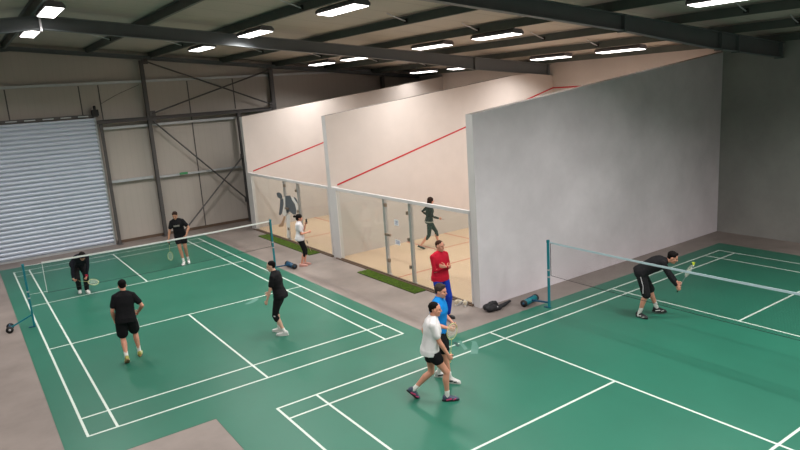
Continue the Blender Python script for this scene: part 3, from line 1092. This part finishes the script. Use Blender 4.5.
def person(label, loc, facing, H, spec):
    """loc: ground point, facing: heading in degrees from +x. local frame: +y ahead, +x to the right hand, z up"""
    s = H / 1.75
    fem = spec.get('fem', False)
    g = spec.get('girth', 1.0)
    # ---- spine
    P = V(spec.get('pelvis', (0, 0, .93))) * s
    a0, a1 = math.radians(spec.get('lean', (2, 4))[0]), math.radians(spec.get('lean', (2, 4))[1])
    sb = math.radians(spec.get('side', 0))
    pt, tw = math.radians(spec.get('hipyaw', 0)), math.radians(spec.get('twist', 0))
    L = .52 * s
    N = 12
    fr = []
    pos = P.copy()
    for i in range(N + 1):
        t = i / N
        a = a0 + (a1 - a0) * t
        up = V((math.sin(sb) * math.cos(a), math.sin(a), math.cos(a) * math.cos(sb))).normalized()
        yw = pt + (tw - pt) * t
        right = V((math.cos(yw), math.sin(yw), 0))
        right = (right - up * right.dot(up)).normalized()
        fw = up.cross(right)
        if i:
            pos = pos + up * (L / N)
        fr.append((pos.copy(), right, fw, up))
    def at(t):
        t = max(-.3, min(1, t))
        i = max(0, min(N - 1, int(t * N)))
        p, r, f, u = fr[i]
        return p + u * (t * N - i) * L / N, r, f, u
    prof = [(-.16, .085, .075, 0), (-.08, .150, .108, -.008), (.02, .166, .118, -.012), (.14, .160, .108, -.002), (.30, .138, .098, .008), (.46, .146, .104, .010),
            (.62, .162, .112, .010), (.76, .170, .112, .004), (.87, .158, .096, -.004), (.95, .110, .074, -.006), (1.0, .066, .062, 0)]
    if fem:
        prof = [(t, rx * (.93 if t > .4 else .98 if t < .2 else .86), ry * (.94 if t != .62 else 1.08), o) for t, rx, ry, o in prof]
    def torso(b, infl=0, t0=-.2, t1=1.0, hem=0, boxy=0):
        rs = []
        for t, rx, ry, o in prof:
            if t < t0 or t > t1:
                continue
            p, r, f, u = at(t)
            e = infl + (hem if t < .35 else 0) + (boxy if .2 < t < .65 else 0)
            rs.append((p + f * o * s, r, f, rx * s * g + e, ry * s * g + e))
        b.loft(rs, 24)
    # ---- joints
    sw = (.152 if fem else .167) * s
    J = {}
    leg1, leg2 = .435 * s, .415 * s
    arm1, arm2 = .29 * s, .255 * s
    for side, k in (('R', 1), ('L', -1)):
        p, r, f, u = at(.0)
        hip = p + r * k * .088 * s - u * .02 * s
        fx, fy, fz = spec['foot' + side][:3]
        fyaw = math.radians(spec['foot' + side][3] if len(spec['foot' + side]) > 3 else 0)
        fpitch = math.radians(spec['foot' + side][4] if len(spec['foot' + side]) > 4 else 0)
        ank = V((fx, fy, fz + .085 * s))
        fd = V((-math.sin(fyaw), math.cos(fyaw), 0))
        kn, ank = ik(hip, ank, leg1, leg2, spec.get('knee' + side, (k * .12, 1, .1)))
        p, r, f, u = at(.86)
        sh = p + r * k * sw - f * .008 * s
        wr = V(spec['hand' + side]) * s
        el, wr = ik(sh, wr, arm1, arm2, spec.get('elbow' + side, (k * .5, -1, -.3)))
        J[side] = dict(hip=hip, knee=kn, ank=ank, fd=fd, fp=fpitch, sh=sh, el=el, wr=wr, k=k)
    # ---- head
    np_, nr, nf, nu_ = at(1.0)
    hy, hp = math.radians(spec.get('head', (0, 0))[0]), math.radians(spec.get('head', (0, 0))[1])
    hf = V((-math.sin(hy) * math.cos(hp), math.cos(hy) * math.cos(hp), math.sin(hp)))
    hr = V((math.cos(hy), math.sin(hy), 0))
    hu = hr.cross(hf).normalized()
    hr = hf.cross(hu)
    neck = np_ + nu_ * .035 * s
    hc = neck + (nu_ * .5 + hu * .5).normalized() * .105 * s + hf * .022 * s
    R = Matrix((hr, hf, hu)).transposed()
    def hp_(x, y, z):
        return hc + (hr * x + hf * y + hu * z) * s
    # ================= skin
    b = MB()
    torso(b)
    b.tube([np_ - nu_ * .05 * s, neck + nu_ * .01 * s, hp_(0, -.012, -.04)], [.066 * s * g, .054 * s, .053 * s], 14)
    b.ell(hp_(0, -.008, .028), .074 * s, .094 * s, .088 * s, R)
    b.ell(hp_(0, .022, -.035), .060 * s, .068 * s, .082 * s, R)
    b.ell(hp_(0, .052, -.088), .034 * s, .032 * s, .026 * s, R)
    b.tube([hp_(0, .086, .012), hp_(0, .104, -.024)], [.008 * s, .014 * s], 8)
    b.ell(hp_(0, .078, .024), .055 * s, .014 * s, .010 * s, R)
    b.ell(hp_(0, .082, -.055), .024 * s, .010 * s, .010 * s, R)
    for k in (-1, 1):
        b.ell(hp_(k * .074, -.008, -.008), .009 * s, .018 * s, .030 * s, R)
        b.ell(hp_(k * .040, .060, -.022), .022 * s, .02 * s, .022 * s, R)
    lg = spec.get('leg', 1.0)
    for side in 'RL':
        q = J[side]; k = q['k']
        b.tube([q['hip'] + V((0, 0, .02)) * s, lerp(q['hip'], q['knee'], .35), lerp(q['hip'], q['knee'], .8), q['knee']],
               [.090 * s * lg * g, .080 * s * lg, .058 * s * lg, .053 * s * lg], 16)
        kd = (q['ank'] - q['knee']).normalized()
        back = -(q['fd'] - kd * q['fd'].dot(kd)).normalized()
        b.tube([q['knee'], lerp(q['knee'], q['ank'], .3) + back * .016 * s, lerp(q['knee'], q['ank'], .7) + back * .004 * s, q['ank']],
               [.051 * s * lg, .056 * s * lg, .038 * s * lg, .033 * s * lg], 16)
        fd, fp = q['fd'], q['fp']
        ff = (fd * math.cos(fp) + V((0, 0, -1)) * math.sin(fp)).normalized()
        fu = (V((0, 0, 1)) * math.cos(fp) + fd * math.sin(fp)).normalized()
        q['ff'], q['fu'] = ff, fu
        b.tube([q['ank'] - ff * .035 * s - fu * .045 * s, q['ank'] + ff * .05 * s - fu * .045 * s, q['ank'] + ff * .14 * s - fu * .058 * s], [.032 * s, .032 * s, .022 * s], 12)
        b.ell(q['hip'] - fr[0][2] * .035 * s, .085 * s * g, .085 * s * g, .09 * s * g)
        # arm
        sg = .86 if fem else 1.0
        b.ell(q['sh'], .056 * s * sg, .056 * s * sg, .058 * s * sg)
        b.tube([q['sh'], lerp(q['sh'], q['el'], .4), q['el']], [.052 * s * sg, .047 * s * sg, .037 * s * sg], 14)
        fa = (q['wr'] - q['el']).normalized()
        b.tube([q['el'], lerp(q['el'], q['wr'], .3), q['wr']], [.038 * s * sg, .041 * s * sg, .025 * s * sg], 14)
        # hand
        hd = V(spec['handdir' + side]).normalized() if 'handdir' + side in spec else fa
        pn = V(spec.get('palm' + side, (-k, 0.1, 0)))
        pn = (pn - hd * pn.dot(hd)).normalized()
        th = hd.cross(pn) * k
        q['hd'], q['pn'], q['th'] = hd, pn, th
        curl = spec.get('curl' + side, .35)
        w = q['wr']
        hs = s * sg
        b.tube([w - hd * .01 * hs, w + hd * .035 * hs, w + hd * .085 * hs], [.024 * hs, .038 * hs, .040 * hs], 14, .42, up=pn)
        for n_, (off, ln) in enumerate(((.030, .070), (.010, .080), (-.010, .074), (-.029, .058))):
            p0 = w + hd * .088 * hs + th * off * hs
            pts, d, ang = [w + hd * .06 * hs + th * off * .9 * hs, p0], hd, 0
            p = p0
            for seg, frac, bend in ((0, .45, 70), (1, .32, 85), (2, .23, 50)):
                ang += math.radians(bend * curl + 4)
                d = hd * math.cos(ang) + pn * math.sin(ang)
                p = p + d * ln * frac * hs
                pts.append(p)
            b.tube(pts, [.0098 * hs, .0098 * hs, .009 * hs, .0084 * hs, .0078 * hs], 8)
        t0 = w + hd * .025 * hs + th * .028 * hs
        t1 = t0 + (hd * .55 + th * .65 + pn * .45).normalized() * .040 * hs
        t2 = t1 + (hd * .75 + th * (.45 - .5 * curl) + pn * (.3 + .7 * curl)).normalized() * .032 * hs
        t3 = t2 + (hd * .7 + th * (.1 - .5 * curl) + pn * (.3 + .8 * curl)).normalized() * .022 * hs
        b.tube([w + hd * .02 * hs + th * .012 * hs, t1, t2, t3], [.015 * hs, .0125 * hs, .0108 * hs, .0095 * hs], 8)
    body = put('person', remesh(b, .0072, 3, .5), SKIN[spec['skin']], None, loc)
    body.rotation_euler = (0, 0, math.radians(facing - 90))
    tag(body, label, 'person')
    # ================= face
    for k in (-1, 1):
        b = MB(); b.ell(hp_(k * .030, .0765, .004), .012 * s, .009 * s, .006 * s, R, 10, 6); b.build('eye', EYE, body, True)
        b = MB(); b.tube([hp_(k * .016, .090, .027), hp_(k * .032, .086, .030), hp_(k * .048, .076, .027)], .003 * s, 6); b.build('eyebrow', HAIR[spec['hair'][1]], body, True)
    b = MB(); b.tube([hp_(-.024, .083, -.060), hp_(0, .0935, -.058), hp_(.024, .083, -.060)], [.003 * s, .006 * s, .003 * s], 8); b.build('mouth', LIP, body, True)
    # ================= hair
    style, hcol = spec['hair'][:2]
    b = MB()
    if style in ('short', 'crop'):
        e = .006 if style == 'crop' else .014
        b.ell(hp_(0, -.023, .050), (.072 + e * .8) * s, (.086 + e * .8) * s, (.072 + e * .9) * s, R)
        b.ell(hp_(0, -.052, .005), (.060 + e * .5) * s, (.044 + e * .7) * s, (.056 + e * .4) * s, R)
        if style == 'short':
            b.ell(hp_(0, .038, .104), .048 * s, .036 * s, .020 * s, R)
    else:
        b.ell(hp_(0, -.016, .042), .090 * s, .104 * s, .092 * s, R)
        b.ell(hp_(0, -.045, -.012), .080 * s, .068 * s, .085 * s, R)
        if style == 'bun':
            b.ell(hp_(0, -.150, .045), .042 * s, .045 * s, .042 * s, R)
            b.ell(hp_(0, -.112, .04), .028 * s, .04 * s, .028 * s, R)
        if style == 'tail':
            b.tube([hp_(0, -.09, .05), hp_(0, -.16, .05), hp_(0, -.19, -.01), hp_(0, -.17, -.09)], [.028 * s, .032 * s, .028 * s, .012 * s], 10)
        if style == 'bob':
            b.ell(hp_(0, -.045, -.05), .088 * s, .070 * s, .085 * s, R)
            for k in (-1, 1):
                b.ell(hp_(k * .068, -.012, -.02), .024 * s, .045 * s, .07 * s, R)
    put('hair', remesh(b, .007, 2, crinkle=.004, cs=40), HAIR[hcol], body)
    # ================= shirt
    sc, slv = spec['shirt']
    b = MB()
    hem = spec.get('hem', .006)
    ifl = spec.get('loose', .016) * s
    torso(b, ifl, -.09, 1.01, hem, 0 if fem else .012)
    tl = spec.get('shirtlen', -.1)
    if tl < -.09:
        p, r, f, u = at(0); 
        b.loft([(p + u * L * t - f * .01 * s, r, f, .172 * s * g + ifl + hem, .122 * s * g + ifl + hem) for t in (tl, -.05, .03)], 24)
    for side in 'RL':
        q = J[side]
        sg = .88 if fem else 1.0
        b.ell(q['sh'], .058 * s * sg + .006, .058 * s * sg + .006, .060 * s * sg + .005)
        if slv == 'short':
            b.tube([q['sh'], lerp(q['sh'], q['el'], .35), lerp(q['sh'], q['el'], .62)], [.058 * s * sg + .004, .057 * s * sg + .005, .058 * s * sg + .005], 16)
        else:
            b.tube([q['sh'], lerp(q['sh'], q['el'], .5), q['el'], lerp(q['el'], q['wr'], .4), lerp(q['el'], q['wr'], .88)],
                   [.060 * s * sg, .055 * s * sg, .048 * s * sg, .047 * s * sg, .034 * s * sg], 16)
    for side in 'RL':
        q = J[side]
        b.tube([q['sh'] + nu_ * .004 * s, lerp(q['sh'], np_, .55) + nu_ * .010 * s, np_ - nu_ * .022 * s], [.056 * s, .060 * s * g, .060 * s * g], 14)
    b.tube([at(.88)[0], at(1.0)[0] - nu_ * .012 * s], [.104 * s * g, .080 * s * g], 16)
    put(spec.get('topname', 't_shirt'), remesh(b, .0095, 3, crinkle=.0045, cs=8, seed=H * 9), C[sc], body)
    # ================= lower wear
    lc, ln = spec['pants']
    b = MB()
    torso(b, .011 * s, -.2, .2, .003)
    lo = spec.get('legloose', .02)
    for side in 'RL':
        q = J[side]
        hip = q['hip'] + V((0, 0, .02)) * s
        b.ell(q['hip'] - fr[0][2] * .035 * s, .098 * s * g, .098 * s * g, .100 * s * g)
        if ln == 'shorts':
            e = spec.get('shortlen', .62)
            b.tube([hip, lerp(hip, q['knee'], .3), lerp(hip, q['knee'], e)], [.103 * s * g, (.083 + lo) * s * lg, (.068 + lo * 1.4) * s * lg], 18)
        elif ln == 'capri':
            kd = lerp(q['knee'], q['ank'], spec.get('caprilen', .34))
            b.tube([hip, lerp(hip, q['knee'], .35), lerp(hip, q['knee'], .8), q['knee'], kd],
                   [.100 * s * g, (.082 + lo * .5) * s * lg, (.062 + lo * .5) * s * lg, (.056 + lo * .5) * s * lg, (.058 + lo * .5) * s * lg], 18)
        else:
            b.tube([hip, lerp(hip, q['knee'], .35), lerp(hip, q['knee'], .8), q['knee'], lerp(q['knee'], q['ank'], .4), lerp(q['knee'], q['ank'], .93)],
                   [.100 * s * g, (.084 + lo * .6) * s * lg, (.064 + lo * .7) * s * lg, (.060 + lo * .7) * s * lg, (.058 + lo * .7) * s * lg, (.042 + lo) * s * lg], 18)
    put({'shorts': 'shorts', 'capri': 'capri_leggings', 'long': 'trousers'}[ln], remesh(b, .0095, 3, crinkle=.006, cs=9, seed=H * 5), C[lc], body)
    # ================= socks and shoes
    for side in 'RL':
        q = J[side]
        if spec.get('socks'):
            d = (q['knee'] - q['ank']).normalized()
            b = MB(); b.tube([q['ank'] - d * .03 * s, q['ank'] + d * .05 * s, q['ank'] + d * spec['socks'] * s], [.040 * s, .038 * s, .041 * s], 14); b.build('sock', M['sock'], body, True)
        if spec.get('shoes'):
            ff, fu = q['ff'], q['fu']
            rx = ff.cross(fu)
            o = q['ank'] - fu * (.085 * s)
            m = Matrix(((rx.x * s, ff.x * s, fu.x * s, o.x), (rx.y * s, ff.y * s, fu.y * s, o.y), (rx.z * s, ff.z * s, fu.z * s, o.z), (0, 0, 0, 1)))
            sh = spec['shoes']
            shoe(body, m, M[sh[0]], M[sh[1]], M[sh[2]] if len(sh) > 2 else None, spec.get('lowshoe', False))
    W = Matrix.Translation(V(loc)) @ Matrix.Rotation(math.radians(facing - 90), 4, 'Z')
    return dict(body=body, J=J, at=at, W=W, s=s, prof=prof, g=g, dir=lambda d: W.to_3x3() @ V(d), pt=lambda p: W @ V(p))

def hold(pr, side, axis_local, normal_local, lab, **kw):
    """racket whose grip passes through the closed fingers of a hand"""
    q = pr['J'][side]; s = pr['s']
    c = q['wr'] + q['hd'] * .082 * s + q['pn'] * .026 * s
    return racket(pr['pt'](c), pr['dir'](axis_local), pr['dir'](normal_local), lab, **kw)

CAMR = -34.3          # heading of the picture's right-hand direction, degrees from +x
AWAY = 55.7           # heading away from the viewer
M['shoe_rose'] = mat('rose_slip_on_shoe', (196, 146, 136), 0.6, var=0.05, vscale=12)

# ---- 1 crouching player in dark clothes beyond the left net
p = person('person in dark long-sleeved clothes bent double beyond the left net with a racket', (1.38, 8.98, .006), 272, 1.74, dict(
    side=-8, pelvis=(-.03, -.20, .79), lean=(42, 74), twist=6, head=(4, -46), skin='rosy', hair=('bob', 'dark'),
    footR=(.06, -.08, 0, -10), footL=(-.09, .12, 0, 8), handR=(.24, .24, .42), handL=(-.12, .26, .50), elbowR=(.8, -.3, .1), elbowL=(-.7, -.4, .2),
    handdirR=(-.25, .3, -.9), palmR=(-.9, .2, .1), curlR=.9, curlL=.8, shirt=('navy', 'long'), pants=('black', 'long'), shoes=('shoe_white', 'sole_white'), socks=.09, loose=.03, hem=.02, topname='hooded_top'))
hold(p, 'R', (-.93, .3, -.25), (.1, .6, .8), 'pale yellow racket held low by the crouching player in dark clothes')
b = MB(); c = p['J']['L']['wr']; b.ell(c, .042, .042, .05); b.build('wrist_band', C['pinkred'], p['body'], True)

# ---- 2 standing player with print on a black t-shirt at the far side
p = person('person in black t-shirt with pale chest print at the far end of left court', (4.46, 9.95, .006), 241, 1.76, dict(
    pelvis=(-.04, -.04, .93), lean=(4, 9), side=4, head=(-6, -22), skin='tan', hair=('short', 'brown'),
    footR=(-.08, .12, 0, 0), footL=(-.17, -.10, 0, 18), handR=(.30, .12, .80), handL=(-.26, .10, .93), elbowR=(.7, -.8, .1), elbowL=(-1, -.6, 0),
    palmR=(-.8, .3, 0), curlR=.9, curlL=.5, shirt=('black', 'short'), pants=('black', 'shorts'), shoes=('shoe_white', 'sole_white'), girth=.97, socks=.10, shortlen=.5, loose=.014, hem=.014, shirtlen=-.14))
hold(p, 'R', (.02, .12, -1), (.5, .9, 0), 'pale yellow racket hanging from the hand of the far player with the chest print')
q, r, f, u = p['at'](.66)
b = MB(); c = q + f * (.112 + .04) * p['s']
for k in range(6):
    a = c + r * (-.085 + k * .031) - f * abs(-.085 + k * .031 + .01) * .12
    b.bar(a, a + r * .022, .05, .012, up=f)
b.build('chest_print', C['greyband'], p['body'])

# ---- 3 player seen from behind
p = person('person in black t-shirt and shorts seen from behind, near half of left court', (1.33, 2.80, .006), 82, 1.72, dict(side=4,
    pelvis=(-.02, .0, .90), lean=(7, 12), head=(4, -14), skin='rosy', hair=('short', 'dark'), girth=1.02, leg=1.02,
    footL=(-.12, -.17, .045, 6, 38), footR=(.14, .12, 0, -8), handL=(-.23, .16, .86), handR=(.25, .18, .93), elbowL=(-.5, -1, 0), elbowR=(.7, -.9, 0),
    kneeL=(-.05, 1, .1), curlR=.8, curlL=.6, shirt=('black', 'short'), pants=('black', 'shorts'), shoes=('shoe_olive', 'sole_tan', 'rk_yellow'), socks=.12, shortlen=.74, legloose=.03, loose=.02, hem=.010, shirtlen=-.16))
j = p['J']['R']
b = MB()
a0 = lerp(j['hip'], j['knee'], .1) + V((.118, 0, 0)); a1 = lerp(j['hip'], j['knee'], .72) + V((.118, 0, 0))
b.bar(a0, a1, .014, .008, up=(1, 0, 0)); b.build('side_stripe', C['white'], p['body'])

# ---- 4 player looking left
p = person('person in black t-shirt and knee-length leggings facing left on the left court', (4.21, 1.89, .006), 130, 1.70, dict(
    pelvis=(0, -.04, .90), lean=(6, 13), head=(10, -10), skin='pale', hair=('crop', 'dark'), fem=True, girth=.98,
    footL=(-.10, -.10, 0, 12), footR=(.08, .10, 0, -4), handL=(-.22, .20, .76), handR=(.16, .30, .90), elbowL=(-.7, -1, 0), elbowR=(.8, -.8, 0), kneeL=(-.3, 1, .1),
    curlR=.6, curlL=.35, shirt=('black', 'short'), pants=('black', 'capri'), shoes=('shoe_white', 'sole_white'), socks=.07, loose=.022, hem=.006, shirtlen=-.13, caprilen=.22))
b = MB(); k_ = p['J']['L']['knee']; b.box(-.02, .02, -.004, .004, -.012, .012); o = b.build('knee_mark', C['white'], p['body']); o.location = k_ + V((-.066, -.02, .01)); o.rotation_euler = (0, 0, 1.4)

# ---- 5 woman in white t-shirt by the glass
p = person('person in white t-shirt and black leggings with hair bun by the far glass wall', (7.09, 6.63, 0), -24, 1.63, dict(
    pelvis=(0, -.02, .92), lean=(0, 2), head=(0, -6), skin='rosy', hair=('bun', 'dark'), fem=True, girth=.97,
    footR=(.07, -.05, 0, -4), footL=(-.07, .06, 0, 4), handR=(.08, .26, 1.10), handL=(-.06, .20, 1.34), elbowR=(.4, -.8, -1), elbowL=(-.5, -.4, -1),
    curlR=.6, curlL=.8, shirt=('white', 'short'), pants=('black', 'capri'), shoes=('shoe_rose', 'shoe_rose'), loose=.02, hem=.012, shirtlen=-.12, caprilen=.3, legloose=.012, leg=.92))
b = MB(); q = p['J']['L']; c = q['wr'] + q['hd'] * .08 + q['pn'] * .02
b.box(-.035, .035, -.006, .006, -.07, .07)  # plain dark block for something unidentified near her face
ph = tag(b.build('dark_block', M['rubber']), 'small dark phone raised near the face of the woman in white', 'block'); ph.location = p['pt'](c + V((0, .01, .03))); ph.rotation_euler = (0, 0, math.radians(CAMR + 60))

# ---- 6 squash player
p = person('person in black long-sleeved top and leggings walking inside the nearer squash court', (10.93, 5.36, .014), CAMR + 10, 1.70, dict(
    pelvis=(0, .02, .885), lean=(3, 6), head=(-2, -10), skin='rosy', hair=('bob', 'brown'), fem=True, girth=.98,
    footL=(-.08, .30, 0, 4), footR=(.09, -.32, .05, 0, 28), handR=(.22, .30, .98), handL=(-.20, .05, 1.02), elbowR=(.6, -1, -.1), elbowL=(-.8, -1, 0),
    curlR=.9, curlL=.5, shirt=('black', 'long'), pants=('legging', 'capri'), shoes=('shoe_black', 'rubber'), lowshoe=True, loose=.018, hem=.004, shirtlen=-.06, legloose=.01, caprilen=.3, leg=.98, topname='long_sleeved_top'))
hold(p, 'R', (-.95, .25, -.2), (0, .3, 1), 'racket seen nearly edge on in the hand of the squash player', frame='rk_dark', shaft='rk_dark')
q, r, f, u = p['at'](-.02)
b = MB(); b.loft([(q + u * z - f * .008, r, f, .194, .146) for z in (-.012, .018)], 28); b.build('waistband', C['greyband'], p['body'])

# ---- 7 man in red
p = person('person in crimson pullover and blue trousers standing with folded arms beside the glass wall', (7.26, .16, 0), -92, 1.80, dict(
    pelvis=(0, -.01, .93), lean=(0, 2), head=(16, -4), skin='rosy', hair=('crop', 'ginger'), girth=1.0,
    footR=(.11, 0, 0, -14), footL=(-.11, .04, 0, 12), handR=(-.02, .20, 1.15), handL=(.03, .24, 1.19), elbowR=(.55, -.2, -1), elbowL=(-.55, -.2, -1),
    handdirR=(-1, .1, .25), handdirL=(1, -.1, .3), palmR=(0, -1, .2), palmL=(0, -1, .2), curlR=.4, curlL=.4,
    shirt=('red', 'long'), pants=('royal', 'long'), shoes=('shoe_black', 'rubber'), lowshoe=True, loose=.02, hem=.012, shirtlen=-.16, legloose=.022, topname='pullover'))

# ---- 8 man in blue
p = person('person in bright blue t-shirt and black shorts standing behind the walking player in white', (5.33, -2.24, .006), CAMR - 20, 1.79, dict(
    pelvis=(0, -.04, .93), lean=(3, 8), head=(-8, -8), skin='rosy', hair=('short', 'grey'), girth=1.02,
    footR=(.06, .14, 0, -6), footL=(-.12, -.10, 0, 14), handR=(.20, .20, 1.02), handL=(-.14, .18, .98), elbowR=(.5, -.8, -.6), elbowL=(-.6, -.6, -.3),
    curlR=.7, curlL=.8, shirt=('blue', 'short'), pants=('black', 'shorts'), shoes=('shoe_white', 'sole_white', 'shoe_black'), socks=.09, shortlen=.72, legloose=.03, loose=.02, hem=.010, shirtlen=-.14))

# ---- 9 walking man in white
p = person('person in plain white t-shirt and black shorts striding with upright yellow racket', (4.74, -2.66, .006), CAMR + 2, 1.75, dict(
    pelvis=(0, .04, .885), lean=(5, 10), head=(-4, -6), skin='rosy', hair=('crop', 'dark'), girth=1.03,
    footR=(.09, .26, 0, -2), footL=(-.09, -.27, .07, 4, 44), handR=(.17, .30, .83), handL=(-.22, .06, .86), elbowR=(.5, -1, .1), elbowL=(-.8, -1, 0), kneeL=(-.05, 1, .1),
    curlR=.95, curlL=.5, palmR=(-1, .1, .2), shirt=('offwhite', 'short'), pants=('black', 'shorts'), shoes=('shoe_grey', 'rubber', 'shoe_pink'), socks=.085, shortlen=.42, legloose=.022, loose=.02, hem=.010, shirtlen=-.14))
hold(p, 'R', (.05, .10, 1), (.75, .5, 0), 'pale yellow racket held upright by the striding player in white', grip='grip_y')

# ---- 10 player stooping at the right net
p = person('person in black clothes stooping behind the right net to hit a yellow shuttle', (10.41, -2.82, .006), -50, 1.80, dict(
    pelvis=(.0, -.16, .91), lean=(42, 80), head=(-8, -22), skin='rosy', hair=('short', 'dark'), girth=1.04, leg=1.03,
    footR=(.13, -.20, 0, -40), footL=(-.13, .18, 0, -8), handR=(.14, .62, .46), handL=(.00, .66, .50), elbowR=(.8, -.3, -.3), elbowL=(-.8, -.2, -.5), kneeR=(.35, .8, .1), kneeL=(-.2, 1, .1),
    curlR=.9, curlL=.8, palmR=(-1, 0, .1), palmL=(1, 0, .1), shirt=('black', 'long'), pants=('black', 'shorts'), shoes=('shoe_black', 'rubber', 'shoe_white'), socks=.11, shortlen=.98, legloose=.012, loose=.022, hem=.006, topname='long_sleeved_top'))
rk = hold(p, 'R', (-.02, .42, .90), (-.1, .9, -.42), 'racket with grey shaft raised towards the yellow shuttle by the stooping player', frame='rk_grey', shaft='rk_grey', length=.62)
j = p['J']['R']
for q in ('R',):
    j = p['J'][q]
    b = MB(); a0 = j['hip'] + V((.11, -.02, .0)); a1 = lerp(j['hip'], j['knee'], .5) + V((.118, -.02, 0)); a2 = lerp(j['hip'], j['knee'], .85) + V((.105, -.06, 0))
    b.tube([a0, a1, a2], .006, 6); b.build('side_piping', C['white'], p['body'])
tip = rk.matrix_world @ V((0.0, .03, .56))
shuttlecock(tip, (.2, .1, .9), 'small yellow shuttlecock just above the raised racket at the right net')
